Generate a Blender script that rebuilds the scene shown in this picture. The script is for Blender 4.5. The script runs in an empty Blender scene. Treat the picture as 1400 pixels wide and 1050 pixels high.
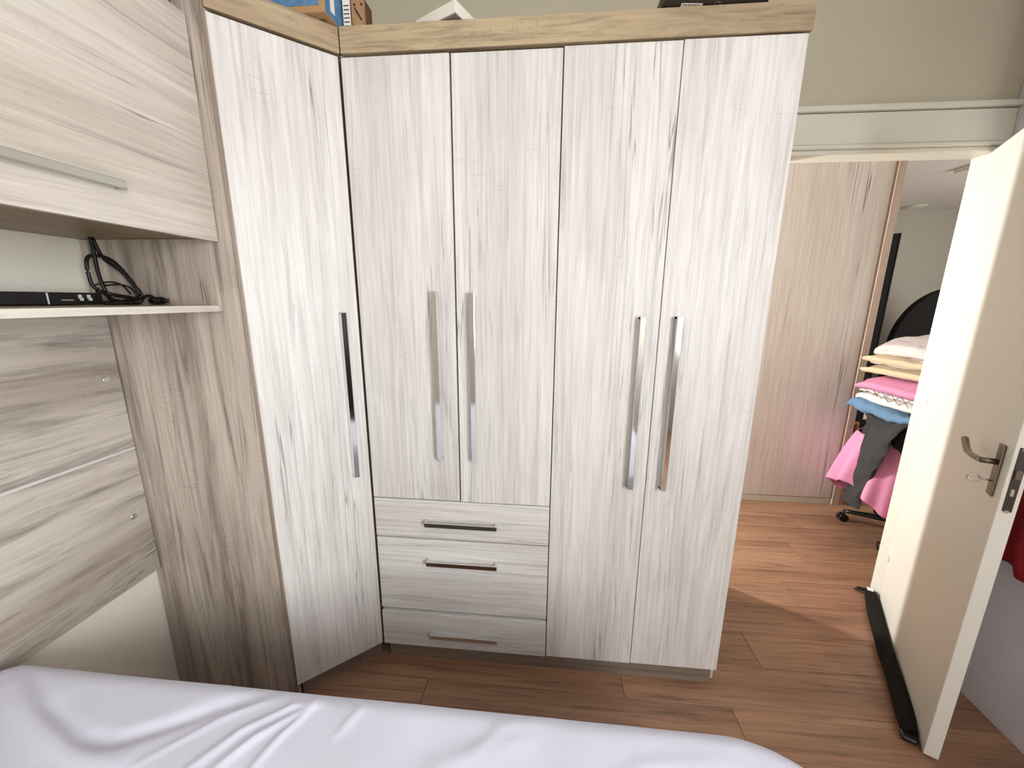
import bpy, bmesh, math, random
import numpy as np
from mathutils import Vector, Matrix, noise

# ------------------------------------------------------------------ camera, world, lights, exposure
S = bpy.context.scene
COL = S.collection
random.seed(4)

FPX, YAW, PITCH, ROLL, CAMH = 527.0, math.radians(-5.1), math.radians(12.3), math.radians(0.4), 1.56
cy, sy, cp, sp = math.cos(YAW), math.sin(YAW), math.cos(PITCH), math.sin(PITCH)
fwd = Vector((sy * cp, cy * cp, -sp)); r0 = Vector((cy, -sy, 0)); u0 = r0.cross(fwd)
rgt = math.cos(ROLL) * r0 + math.sin(ROLL) * u0
upv = -math.sin(ROLL) * r0 + math.cos(ROLL) * u0
cam = bpy.data.cameras.new('camera'); cam_o = bpy.data.objects.new('camera', cam); COL.objects.link(cam_o)
cam.sensor_fit = 'HORIZONTAL'; cam.sensor_width = 36.0; cam.lens = FPX / 1400 * 36.0; cam.clip_start = 0.02
m = Matrix((rgt, upv, -fwd)).transposed().to_4x4(); m.translation = (0, 0, CAMH)
cam_o.matrix_world = m
S.camera = cam_o

W = bpy.data.worlds.new('daylight'); S.world = W; W.use_nodes = True
bg = W.node_tree.nodes['Background']; bg.inputs[0].default_value = (0.72, 0.84, 1.0, 1); bg.inputs[1].default_value = 1.0


def area(name, loc, target, sx, sy_, watts, col):
    l = bpy.data.lights.new(name, 'AREA'); l.shape = 'RECTANGLE'; l.size = sx; l.size_y = sy_; l.energy = watts; l.color = col
    o = bpy.data.objects.new(name, l); COL.objects.link(o); o.location = loc
    o.rotation_euler = (Vector(target) - Vector(loc)).to_track_quat('-Z', 'Y').to_euler()
    return o


# daylight entering by the bedroom window (behind the camera), the hall window and the next room's window
area('bedroom_window_daylight', (1.78, -1.30, 1.75), (-.5, .25, 1.45), 1.1, 1.5, 81, (0.975, 0.99, 1.0))
area('hall_window_daylight', (-0.52, 2.90, 1.55), (1.8, 2.2, 0.8), 0.14, 0.9, 62, (1.0, 0.98, 0.95))
area('next_room_window_daylight', (4.9, 2.45, 1.6), (2.9, 4.2, 1.4), 1.3, 1.3, 38, (1.0, 0.98, 0.95))

S.view_settings.view_transform = 'Standard'
S.view_settings.look = 'None'
S.view_settings.gamma = 1.0
S.view_settings.use_curve_mapping = False
S.view_settings.exposure = 0.36

# ------------------------------------------------------------------ materials


def srgb(r, g, b):
    f = lambda c: ((c / 255 + 0.055) / 1.055) ** 2.4 if c / 255 > 0.04045 else c / 255 / 12.92
    return (f(r), f(g), f(b), 1)


def newmat(name):
    mt = bpy.data.materials.new(name); mt.use_nodes = True
    nt = mt.node_tree; b = nt.nodes['Principled BSDF']
    return mt, nt, b


def N(nt, kind, **kw):
    n = nt.nodes.new(kind)
    for k, v in kw.items():
        if k in ('operation', 'blend_type', 'data_type', 'wave_type', 'bands_direction', 'feature', 'distance', 'noise_dimensions'):
            setattr(n, k, v)
        else:
            n.inputs[k].default_value = v
    return n


def ramp(nt, fac, stops):
    r = nt.nodes.new('ShaderNodeValToRGB'); e = r.color_ramp.elements
    while len(e) < len(stops): e.new(0.5)
    for el, (p, c) in zip(e, stops):
        el.position = p; el.color = c if len(c) == 4 else (*c, 1)
    nt.links.new(fac, r.inputs[0]); return r.outputs[0]


def mixc(nt, fac, a, b, mode='MIX'):
    mx = nt.nodes.new('ShaderNodeMix'); mx.data_type = 'RGBA'; mx.blend_type = mode
    for sock, v in ((mx.inputs[0], fac), (mx.inputs[6], a), (mx.inputs[7], b)):
        if hasattr(v, 'is_output'): nt.links.new(v, sock)
        elif isinstance(v, (int, float)): sock.default_value = v
        else: sock.default_value = v
    return mx.outputs[2]


def plain(name, col, rough=0.5, metal=0.0, bump=0.0, bscale=200, var=0.0, spec=0.5):
    mt, nt, b = newmat(name)
    b.inputs['Base Color'].default_value = col; b.inputs['Roughness'].default_value = rough
    b.inputs['Metallic'].default_value = metal; b.inputs['Specular IOR Level'].default_value = spec
    if bump or var:
        tc = N(nt, 'ShaderNodeTexCoord'); n = N(nt, 'ShaderNodeTexNoise', Scale=bscale, Detail=4.0)
        nt.links.new(tc.outputs['Object'], n.inputs['Vector'])
        if bump:
            bp = N(nt, 'ShaderNodeBump', Strength=bump, Distance=0.01); nt.links.new(n.outputs[0], bp.inputs['Height'])
            nt.links.new(bp.outputs[0], b.inputs['Normal'])
        if var:
            d = tuple(c * (1 - var) for c in col[:3]) + (1,); l = tuple(min(1, c * (1 + var)) for c in col[:3]) + (1,)
            nt.links.new(ramp(nt, n.outputs[0], [(0.3, d), (0.7, l)]), b.inputs['Base Color'])
    return mt


def wood(name, light, mid, dark, axis='z', streak=0.45, crack=0.5, rough=0.45, rnd=0.0, scl=1.0, saw=0.0, la=.022, ls=17, ld=.35, ba=.045, bs=34):
    """Printed oak foil: grain runs along the given axis of the part."""
    mt, nt, b = newmat(name); L = nt.links.new
    tc = N(nt, 'ShaderNodeTexCoord'); oi = N(nt, 'ShaderNodeObjectInfo')
    off = N(nt, 'ShaderNodeVectorMath', operation='SCALE'); off.inputs[0].default_value = (17.3, 29.1, 41.7); L(oi.outputs['Random'], off.inputs['Scale'])
    ad = N(nt, 'ShaderNodeVectorMath', operation='ADD'); L(tc.outputs['Object'], ad.inputs[0]); L(off.outputs[0], ad.inputs[1])

    def tex(scale, along, detail, dist=0.0, shift=0.0, rgh=0.55):
        mp = N(nt, 'ShaderNodeMapping'); s = [scale * scl] * 3; s['xyz'.index(axis)] = scale * scl * along
        mp.inputs['Scale'].default_value = s; mp.inputs['Location'].default_value = (shift, shift * 1.7, shift * .6)
        L(ad.outputs[0], mp.inputs['Vector'])
        n = N(nt, 'ShaderNodeTexNoise', Scale=1.0, Detail=detail, Distortion=dist, Roughness=rgh); L(mp.outputs[0], n.inputs['Vector'])
        return n.outputs[0]
    broad = tex(7, .08, 3, .4)
    fibre = tex(95, .035, 4, .3, 3)
    blot = tex(bs, ba, 9, .6, 7, .68)
    line = tex(ls, la, 4, ld, 11)
    base = ramp(nt, broad, [(0.36, mid), (0.62, light)])
    f2 = ramp(nt, blot, [(0.48, (0, 0, 0)), (0.76, (1, 1, 1))])
    fs = N(nt, 'ShaderNodeMath', operation='MULTIPLY'); L(f2, fs.inputs[0]); fs.inputs[1].default_value = streak
    c1 = mixc(nt, fs.outputs[0], base, dark)
    # thin dark contour lines, only in some zones
    li = ramp(nt, line, [(0.0, (0, 0, 0)), (0.525, (0, 0, 0)), (0.536, (1, 1, 1)), (0.547, (0, 0, 0)), (1.0, (0, 0, 0))])
    zone = ramp(nt, tex(5, .25, 2, 0, 19), [(0.46, (0, 0, 0)), (0.66, (1, 1, 1))])
    lm = N(nt, 'ShaderNodeMath', operation='MULTIPLY'); L(li, lm.inputs[0]); L(zone, lm.inputs[1])
    lm2 = N(nt, 'ShaderNodeMath', operation='MULTIPLY'); L(lm.outputs[0], lm2.inputs[0]); lm2.inputs[1].default_value = crack
    c2 = mixc(nt, lm2.outputs[0], c1, tuple(c * .45 for c in dark[:3]) + (1,))
    fv = ramp(nt, fibre, [(0.3, (.86, .85, .84)), (0.7, (1.06, 1.06, 1.06))])
    c3 = mixc(nt, 1.0, c2, fv, 'MULTIPLY')
    if saw:      # cross-grain saw marks
        mp = N(nt, 'ShaderNodeMapping'); s = [30, 30, 30]; s['xyz'.index(axis)] = 330
        mp.inputs['Scale'].default_value = s; mp.inputs['Rotation'].default_value = (.35, .5, .2); L(ad.outputs[0], mp.inputs['Vector'])
        nn = N(nt, 'ShaderNodeTexNoise', Scale=1.0, Detail=1.0); L(mp.outputs[0], nn.inputs['Vector'])
        sv = ramp(nt, nn.outputs[0], [(0.58, (1, 1, 1)), (0.66, (1 - saw,) * 3)])
        zz = ramp(nt, tex(9, .6, 2, 0, 31), [(0.55, (0, 0, 0)), (0.65, (1, 1, 1))])
        c3 = mixc(nt, zz, c3, mixc(nt, 1.0, c3, sv, 'MULTIPLY'))
    if rnd:
        hv = N(nt, 'ShaderNodeHueSaturation'); mr = N(nt, 'ShaderNodeMapRange'); L(oi.outputs['Random'], mr.inputs[0])
        mr.inputs[3].default_value = 1 - rnd; mr.inputs[4].default_value = 1 + rnd; L(mr.outputs[0], hv.inputs['Value']); L(c3, hv.inputs['Color']); c3 = hv.outputs[0]
    L(c3, b.inputs['Base Color']); b.inputs['Roughness'].default_value = rough
    bp = N(nt, 'ShaderNodeBump', Strength=0.12, Distance=0.002); L(blot, bp.inputs['Height']); L(bp.outputs[0], b.inputs['Normal'])
    return mt


PALE = (srgb(232, 229, 226), srgb(219, 215, 211), srgb(146, 139, 134))
OAK = (srgb(190, 170, 138), srgb(164, 142, 112), srgb(104, 86, 66))
GREY = (srgb(186, 174, 162), srgb(160, 147, 134), srgb(104, 92, 82))
M = {}
M['pale_z'] = wood('pale_oak_upright', *PALE, 'z', .48, .75, saw=.10, bs=52, ba=.04)
M['pale_x'] = wood('pale_oak_level', *PALE, 'x', .48, .7, saw=.10, bs=52, ba=.04)
M['pale_y'] = wood('pale_oak_along_wall', srgb(222, 215, 204), srgb(202, 193, 181), srgb(146, 135, 122), 'y', .52, .75, saw=.10, bs=48, ba=.045)
M['oak_z'] = wood('natural_oak_upright', srgb(208, 197, 184), srgb(170, 157, 144), srgb(88, 75, 65), 'z', .92, .7, saw=.22, ba=.06, bs=30)
M['oak_x'] = wood('natural_oak_level', *OAK, 'x', .8, .6, saw=.15, ba=.12, bs=40)
M['oak_y'] = wood('natural_oak_along_wall', *OAK, 'y', .6, .5)
M['grey_y'] = wood('grey_oak_headboard', srgb(214, 206, 196), srgb(174, 164, 154), srgb(90, 79, 71), 'y', 1.0, .9, scl=.75, saw=.1, ba=.10, bs=26, ld=.9, la=.05)
M['plinth'] = wood('shade_darkened_oak_plinth', srgb(140, 126, 112), srgb(118, 104, 92), srgb(78, 66, 56), 'x', .6, .4)  # oak with the shade at the wardrobe foot darkened into its colour
M['edge'] = plain('brown_edge_band', srgb(140, 118, 102), .5)
M['carcass'] = plain('dark_carcass_board', srgb(120, 100, 84), .6)  # dark brown wood of the cabinet bodies
M['pink_z'] = wood('rosy_pale_wood', srgb(238, 231, 228), srgb(228, 219, 215), srgb(156, 140, 134), 'z', .22, 1.0, la=.012, ls=11, ld=.15)
M['floor'] = wood('reddish_brown_laminate', srgb(166, 127, 100), srgb(142, 105, 81), srgb(84, 60, 45), 'x', .9, .6, .33, .035, 1.0, ba=.05, bs=55)
M['seam'] = plain('dark_floor_seam', srgb(84, 56, 40), .6)
M['chrome'] = plain('chrome', (0.78, 0.78, 0.78, 1), .08, 1.0)
M['alu'] = plain('brushed_aluminium', srgb(196, 196, 188), .32, .85)
M['strip'] = plain('satin_light_metal_strip', srgb(226, 226, 222), .35, .15)
M['nickel'] = plain('aged_nickel', srgb(132, 120, 106), .3, .9)
M['steel_dark'] = plain('dark_steel', srgb(86, 80, 76), .35, .9)
M['wall'] = plain('cream_wall_paint', srgb(198, 191, 169), .9, 0, .25, 260, .03)
M['wall_grey'] = plain('cool_grey_wall_paint', srgb(222, 218, 225), .9, 0, .35, 220, .06)
M['wall_left'] = plain('pale_cream_wall_paint', srgb(240, 235, 222), .9, 0, .25, 260, .03)
M['wall_white'] = plain('white_wall_paint', srgb(226, 222, 212), .9, 0, .2, 240, .02)
M['wall_next'] = plain('greige_wall_paint', srgb(196, 190, 178), .9, 0, .2, 240, .03)
M['ceil'] = plain('ceiling_white', srgb(236, 232, 226), .9)
M['door'] = plain('cream_door_enamel', srgb(228, 225, 215), .38, 0, .03, 40)
M['trim'] = plain('off_white_trim', srgb(222, 220, 206), .45)
M['sheet'] = plain('white_cotton', srgb(216, 219, 235), .85, 0, .10, 900)
M['basefab'] = plain('grey_bed_base_cloth', srgb(120, 116, 112), .9)
M['black'] = plain('black_plastic', srgb(14, 14, 15), .35)
M['blackmat'] = plain('black_matt', srgb(20, 18, 18), .8, spec=.2)
M['cable'] = plain('black_cable_rubber', srgb(16, 15, 15), .45)
M['led'] = plain('white_print', srgb(235, 235, 235), .5)
M['felt'] = plain('black_fabric', srgb(28, 24, 22), .95, 0, .4, 700, .25, .2)
M['tag'] = plain('white_cloth_tag', srgb(235, 232, 230), .8)
M['red'] = plain('dark_red_cloth', srgb(140, 14, 24), .9, 0, .2, 500, .15)
M['card'] = plain('brown_cardboard', srgb(178, 138, 96), .85, 0, .1, 300, .06)
M['carddark'] = plain('cardboard_inside', srgb(110, 76, 52), .9)
M['blue'] = plain('blue_print', srgb(84, 128, 168), .6, 0, 0, 60, .25)
M['paper'] = plain('white_paper_label', srgb(238, 234, 226), .7)
M['ink'] = plain('black_ink', srgb(40, 40, 42), .7)
M['board'] = plain('brown_board', srgb(164, 128, 92), .7, 0, .1, 120, .1)
M['white_pl'] = plain('white_plastic', srgb(240, 236, 226), .45)
M['grey_pl'] = plain('grey_plastic', srgb(120, 112, 104), .6)
M['lilac'] = wood('white_lilac_knit', srgb(232, 222, 219), srgb(216, 203, 202), srgb(160, 142, 148), 'y', .7, .9, rough=.95, scl=1.4, ba=.12, bs=26)
M['beige'] = plain('beige_fleece', srgb(214, 196, 164), .95, 0, .3, 400, .05)
M['pink'] = plain('pink_cotton', srgb(232, 150, 188), .9, 0, .15, 400, .04)
M['pinkdeep'] = plain('pink_jersey', srgb(222, 146, 182), .9, 0, .15, 400, .04)
M['white_cl'] = plain('white_shirt_cotton', srgb(232, 224, 218), .9, 0, .2, 300, .03)
M['bluecl'] = plain('blue_denim_shirt', srgb(104, 138, 170), .95, 0, .3, 400, .12)
M['dark_cl'] = plain('charcoal_trouser_cloth', srgb(58, 56, 58), .95, 0, .4, 300, .25)
M['skin_or'] = plain('orange_wood', srgb(168, 112, 66), .5)
M['glow'] = plain('lamp_white', srgb(246, 246, 240), .4)

# ------------------------------------------------------------------ mesh helpers


class G:
    """collects geometry in world coordinates for ONE mesh object"""

    def __init__(s): s.bm = bmesh.new()

    def box(s, x0, x1, y0, y1, z0, z1, bev=0.0, seg=1, rot=None, piv=None):
        vs = [s.bm.verts.new((x, y, z)) for x in (x0, x1) for y in (y0, y1) for z in (z0, z1)]
        fs = [s.bm.faces.new([vs[i] for i in q]) for q in ((0, 1, 3, 2), (4, 6, 7, 5), (0, 4, 5, 1), (2, 3, 7, 6), (0, 2, 6, 4), (1, 5, 7, 3))]
        allv = vs
        if bev:
            es = list({e for f in fs for e in f.edges})
            r = bmesh.ops.bevel(s.bm, geom=es, offset=bev, segments=seg, affect='EDGES', profile=0.5)
            allv = list({v for f in r['faces'] for v in f.verts} | {v for v in vs if v.is_valid})
        if rot is not None:
            bmesh.ops.rotate(s.bm, verts=allv, cent=piv or ((x0 + x1) / 2, (y0 + y1) / 2, (z0 + z1) / 2), matrix=rot)
        return s

    def obox(s, o, ax, ay, az, bev=0.0, seg=1):
        """box from corner o spanned by three vectors"""
        o, ax, ay, az = map(Vector, (o, ax, ay, az))
        vs = [s.bm.verts.new(o + ax * i + ay * j + az * k) for i in (0, 1) for j in (0, 1) for k in (0, 1)]
        fs = [s.bm.faces.new([vs[i] for i in q]) for q in ((0, 1, 3, 2), (4, 6, 7, 5), (0, 4, 5, 1), (2, 3, 7, 6), (0, 2, 6, 4), (1, 5, 7, 3))]
        bmesh.ops.recalc_face_normals(s.bm, faces=fs)
        if bev:
            bmesh.ops.bevel(s.bm, geom=list({e for f in fs for e in f.edges}), offset=bev, segments=seg, affect='EDGES', profile=0.5)
        return s

    def prism(s, poly, z0, z1, bev=0.0):
        a = [s.bm.verts.new((x, y, z0)) for x, y in poly]; b = [s.bm.verts.new((x, y, z1)) for x, y in poly]
        fs = [s.bm.faces.new(a[::-1]), s.bm.faces.new(b)]
        n = len(poly)
        for i in range(n): fs.append(s.bm.faces.new((a[i], a[(i + 1) % n], b[(i + 1) % n], b[i])))
        bmesh.ops.recalc_face_normals(s.bm, faces=fs)
        if bev: bmesh.ops.bevel(s.bm, geom=list({e for f in fs for e in f.edges}), offset=bev, segments=1, affect='EDGES', profile=0.5)
        return s

    def vprism(s, poly, org, ax, ay, depth):
        """polygon in the plane (org, ax, ay) pushed along depth"""
        org, ax, ay, depth = map(Vector, (org, ax, ay, depth))
        a = [s.bm.verts.new(org + ax * x + ay * y) for x, y in poly]; b = [s.bm.verts.new(v.co + depth) for v in a]
        fs = [s.bm.faces.new(a[::-1]), s.bm.faces.new(b)]; n = len(poly)
        for i in range(n): fs.append(s.bm.faces.new((a[i], a[(i + 1) % n], b[(i + 1) % n], b[i])))
        bmesh.ops.recalc_face_normals(s.bm, faces=fs)
        return s

    def tube(s, pts, r, n=10, flat=1.0, up=(0, 0, 1), smooth=4, cap=True, rs=None):
        pts = [Vector(p) for p in pts]
        if smooth > 1 and len(pts) > 2:
            q = []
            P = [pts[0] * 2 - pts[1]] + pts + [pts[-1] * 2 - pts[-2]]; RR = None
            if rs: RR = [rs[0]] + list(rs) + [rs[-1]]; rq = []
            for i in range(1, len(P) - 2):
                for k in range(smooth):
                    t = k / smooth; a, b, c, d = P[i - 1:i + 3]
                    q.append(0.5 * ((2 * b) + (c - a) * t + (2 * a - 5 * b + 4 * c - d) * t * t + (3 * b - a - 3 * c + d) * t ** 3))
                    if rs: rq.append(RR[i] * (1 - t) + RR[i + 1] * t)
            q.append(pts[-1]); pts = q
            if rs: rq.append(rs[-1]); rs = rq
        rings = []
        for i, p in enumerate(pts):
            t = (pts[min(i + 1, len(pts) - 1)] - pts[max(i - 1, 0)]).normalized()
            a = t.cross(Vector(up))
            if a.length < 1e-3: a = t.cross(Vector((1, 0, 0)))
            a.normalize(); b = a.cross(t).normalized(); rr = rs[i] if rs else r
            rings.append([s.bm.verts.new(p + a * math.cos(2 * math.pi * k / n) * rr + b * math.sin(2 * math.pi * k / n) * rr * flat) for k in range(n)])
        for A, B in zip(rings, rings[1:]):
            for k in range(n): s.bm.faces.new((A[k], A[(k + 1) % n], B[(k + 1) % n], B[k])).smooth = True
        if cap: s.bm.faces.new(rings[0][::-1]); s.bm.faces.new(rings[-1])
        return s

    def cyl(s, p0, p1, r, n=20, r1=None):
        return s.tube([p0, p1], r, n, smooth=1, rs=[r, r if r1 is None else r1], up=(0.3, 0.9, 0.1))

    def grid(s, fn, nu, nv, closeu=False):
        V = [[s.bm.verts.new(fn(i / (nu - (0 if closeu else 1)), j / (nv - 1))) for j in range(nv)] for i in range(nu)]
        for i in range(nu if closeu else nu - 1):
            for j in range(nv - 1):
                i2 = (i + 1) % nu
                s.bm.faces.new((V[i][j], V[i2][j], V[i2][j + 1], V[i][j + 1])).smooth = True
        return s

    def build(s, name, mat, parent=None, origin=None):
        me = bpy.data.meshes.new(name); bmesh.ops.recalc_face_normals(s.bm, faces=s.bm.faces)
        o = bpy.data.objects.new(name, me); COL.objects.link(o)
        if parent is not None:
            base = world(parent); o.parent = parent; off = Vector(base)
        else:
            if origin is None:
                co = [v.co for v in s.bm.verts]
                lo = [min(c[i] for c in co) for i in range(3)]; hi = [max(c[i] for c in co) for i in range(3)]
                origin = ((lo[0] + hi[0]) / 2, (lo[1] + hi[1]) / 2, lo[2])
            o.location = origin; off = Vector(origin)
        bmesh.ops.translate(s.bm, verts=s.bm.verts, vec=-off)
        s.bm.to_mesh(me); s.bm.free(); me.materials.append(M[mat] if isinstance(mat, str) else mat)
        return o


def world(o):
    p = Vector(o.location)
    while o.parent: o = o.parent; p += Vector(o.location)
    return p


def tag(o, label=None, cat=None, group=None, kind=None):
    if label: o['label'] = label
    if cat: o['category'] = cat
    if group: o['group'] = group
    if kind: o['kind'] = kind
    return o


def thing(name, label, cat, loc, group=None):
    o = bpy.data.objects.new(name, None); COL.objects.link(o); o.location = loc; o.empty_display_size = .1
    return tag(o, label, cat, group)


def struct(name, loc=(0, 0, 0), label=None):
    o = bpy.data.objects.new(name, None); COL.objects.link(o); o.location = loc; o['kind'] = 'structure'
    if label: o['label'] = label
    return o


def bx(name, mat, parent, *a, **k): return G().box(*a, **k).build(name, mat, parent)


def solidify(o, t, off=0.0):
    md = o.modifiers.new('thickness', 'SOLIDIFY'); md.thickness = t; md.offset = off; return o


# ------------------------------------------------------------------ the room
YB = 1.91          # room face of the wall with the doorway
XL, XR = -1.46, 1.72
DX0, DX1, DZ = 0.99, 1.79, 2.165   # doorway


def wall(name, mat, boxes, label=None):
    g = G()
    for b in boxes: g.box(*b)
    o = g.build(name, mat); o['kind'] = 'structure'
    if label: o['label'] = label
    return o


floor = wall('floor', 'seam', [(XL - .15, 5.7, -2.1, 5.8, -.06, -.006)], 'reddish brown wood laminate floor in long staggered planks')
wall('wall_back', 'wall', [(XL - .15, DX0 - .03, YB, YB + .085, 0, 2.95), (DX1 + .03, 2.03, YB, YB + .085, 0, 2.95), (DX0 - .03, DX1 + .03, YB, YB + .085, DZ + .03, 2.95)], 'cream painted wall behind the wardrobe with the doorway')
wall('wall_left', 'wall_left', [(XL - .15, XL, -2.1, YB, 0, 2.95)], 'cream painted wall behind the headboard')
wy0, wy1, wz0, wz1 = -1.90, -.70, .95, 2.55
g = G()
for b_ in ((XR, XR + .2, -2.1, wy0, 0, 2.95), (XR, XR + .2, wy0, wy1, 0, wz0), (XR, XR + .2, wy0, wy1, wz1, 2.95)): g.box(*b_)
g.prism([(XR, wy1), (XR, 1.22), (1.733, 1.45), (1.838, YB - .002), (2.03, YB - .002), (2.03, wy1)], 0, 2.95)
o = g.build('wall_right', 'wall_grey'); tag(o, 'cool grey rough plaster wall behind the open door', kind='structure')
wall('wall_rear', 'wall_next', [(XL, XR, -2.1, -1.95, 0, 2.95)], 'white wall at the rear of the bedroom')
wall('ceiling', 'ceil', [(XL - .15, 2.08, -2.1, YB + .085, 2.95, 3.05)], 'white ceiling')
w1 = struct('window_1', (XR + .1, (wy0 + wy1) / 2, wz0))
g = G()
for a in ((wy0, wy1, wz0, wz0 + .05), (wy0, wy1, wz1 - .05, wz1), (wy0, wy0 + .05, wz0 + .05, wz1 - .05), (wy1 - .05, wy1, wz0 + .05, wz1 - .05)): g.box(XR + .13, XR + .18, *a)
g.build('window_frame', 'trim', w1)


def added_curt(u, v): return Vector((XR - .05 - .022 * math.sin(u * 40), wy1 - .03 + .48 * u, .12 + 2.55 * v))  # unseen dark curtain, added so the chrome handles reflect something black


solidify(G().grid(added_curt, 60, 4).build('added_curtain', 'felt', w1), .004)
G().cyl((XR - .05, wy0 - .05, 2.69), (XR - .05, wy1 + .5, 2.69), .012, 12).build('added_curtain_rod', 'steel_dark', w1)  # rod belonging to the added curtain

# floor planks, each a piece of its own
PW, PL, PT = 0.19, 1.22, 0.006
shared = {}


def plank(x0, x1, y0, y1):
    key = (round(x1 - x0, 3), round(y1 - y0, 3))
    if key not in shared:
        b = bmesh.new(); hx, hy = key[0] / 2 - .0008, key[1] / 2 - .0008
        g = G(); g.bm.free(); g.bm = b; g.box(-hx, hx, -hy, hy, -PT, 0, bev=.0007)
        me = bpy.data.meshes.new('plank'); b.to_mesh(me); b.free(); me.materials.append(M['floor']); shared[key] = me
    o = bpy.data.objects.new('plank', shared[key]); COL.objects.link(o); o.parent = floor
    o.location = Vector(((x0 + x1) / 2, (y0 + y1) / 2, 0)) - floor.location


rowstart = 1.854 - PW * 20
stag = [0.0, .44, .83, .21, .62, 1.03]
for r in range(42):
    y0 = rowstart + r * PW; y1 = y0 + PW
    if y0 > 5.55: break
    y0c = max(y0, -1.95)
    xa, xb = (XL, 2.0) if y1 < YB + .01 else (-.6, 5.5)
    if y0 < YB < y1: xa, xb = XL, 5.5
    if y0 < 0.1: xa, xb = XL, XR
    k = stag[(r * 5 + 2) % 6] + .38
    x = xa - PL + (k % PL)
    while x < xb:
        a, b = max(x, xa), min(x + PL, xb)
        if b - a > .05: plank(a, b, y0c, y1)
        x += PL

# doorway frame
t1 = struct('trim_1', ((DX0 + DX1) / 2, YB, DZ), 'off white stepped architrave board above the doorway')
bx('header_board', 'trim', t1, DX0 - .17, 1.834, YB - .018, YB, DZ + .035, DZ + .152, bev=.002)
bx('cap_moulding', 'trim', t1, DX0 - .18, 1.834, YB - .034, YB, DZ + .155, DZ + .176, bev=.003)
bx('lower_bead', 'trim', t1, DX0 - .17, 1.834, YB - .026, YB, DZ + .018, DZ + .034, bev=.004)
bx('head_lining', 'trim', t1, DX0 - .03, DX1 + .03, YB - .012, YB + .09, DZ, DZ + .018, bev=.004)
bx('jamb_lining', 'trim', t1, DX0 - .03, DX0, YB - .012, YB + .09, 0, DZ)
bx('jamb_lining', 'trim', t1, DX1 + .012, DX1 + .03, YB + .012, YB + .09, 0, DZ)
bx('side_architrave', 'trim', t1, DX0 - .10, DX0 - .03, YB - .018, YB, 0, DZ + .02, bev=.003)

# ------------------------------------------------------------------ door leaf, open towards the camera
hin = Vector((1.784, 1.911, 0)); da = Vector((-.484, -.832, 0)).normalized(); dn = Vector((-.832, .484, 0)).normalized()   # da along leaf, dn out of the visible face


def LP(t, n, z): return hin + da * t + dn * n + Vector((0, 0, z))


LW, LT, LZ0, LZ1 = 0.849, 0.038, 0.010, 2.158
d1 = struct('door_1', LP(0, 0, 0), 'cream enamelled flush door standing open into the room')
G().obox(LP(-.01, -LT, LZ0), da * (LW + .01), dn * LT, (0, 0, LZ1 - LZ0), bev=.0015).build('leaf', 'door', d1)
tz = 1.06
pl_ = G().obox(LP(.772, 0, tz - .082), da * .036, dn * .007, (0, 0, .165), bev=.003, seg=2).build('handle_plate', 'nickel', d1)
hd = G().cyl(LP(.790, .006, tz + .026), LP(.790, .042, tz + .026), .009).tube([LP(.794, .042, tz + .026), LP(.747, .045, tz + .024), LP(.702, .043, tz + .022), LP(.657, .038, tz + .03), LP(.617, .034, tz + .046)], .0095, 12, flat=.8).build('lever_handle', 'nickel', d1)
ky = G().cyl(LP(.790, .006, tz - .035), LP(.790, .03, tz - .035), .003, 10)
ky.tube([LP(.790 + .0, .03 + .014 * (1 - math.cos(a)), tz - .035 + .010 * math.sin(a)) for a in np.linspace(0, 2 * math.pi, 17)], .0028, 8, smooth=1)
ky.build('key', 'alu', d1)
fp = G().obox(LP(LW - .0005, -LT * .5 - .0100, .955), (dn * .020), da * .0022, (0, 0, .20), bev=.001).build('lock_faceplate', 'steel_dark', d1)
G().obox(LP(LW + .001, -LT * .5 - .006, 1.06), dn * .012, da * .008, (0, 0, .028), bev=.001).build('latch_bolt', 'nickel', fp)
G().obox(LP(LW + .001, -LT * .5 - .0035, 1.005), dn * .007, da * .0015, (0, 0, .022), bev=.0005).build('dead_bolt', 'alu', fp)
for z in (.955, 1.150): G().cyl(LP(LW + .001, -LT * .5, z), LP(LW + .003, -LT * .5, z), .005, 12).build('screw', 'alu', fp)
for z in (.25, 1.1, 1.95): G().cyl(LP(-.016, -.004, z), LP(-.016, -.004, z + .09), .007, 12).build('hinge', 'door', d1)

# ------------------------------------------------------------------ wardrobe with four doors and three drawers
YD = 1.38       # face of the doors
DTH = .018
wr = thing('wardrobe', 'large pale whitewashed oak wardrobe with four doors and three drawers', 'wardrobe', (.03, 1.7, 0))
XW0, XW1 = -.682, .735
bx('body', 'carcass', wr, XW0 + .004, XW1 - .018, YD + DTH + .002, 1.895, .062, 2.335)
bx('side_panel', 'oak_z', wr, XW1 - .017, XW1 - .001, YD + DTH + .002, 1.895, .0, 2.40, bev=.001)
bx('top_panel', 'oak_x', wr, XW0 + .004, XW1 - .018, YD + .03, 1.895, 2.336, 2.352)
bx('cornice', 'oak_x', wr, XW0 + .0005, XW1 + .006, YD - .006, YD + .016, 2.326, 2.401, bev=.0012)
bx('plinth', 'plinth', wr, XW0 + .02, XW1 - .02, YD + .004, YD + .02, .0, .060)


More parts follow.
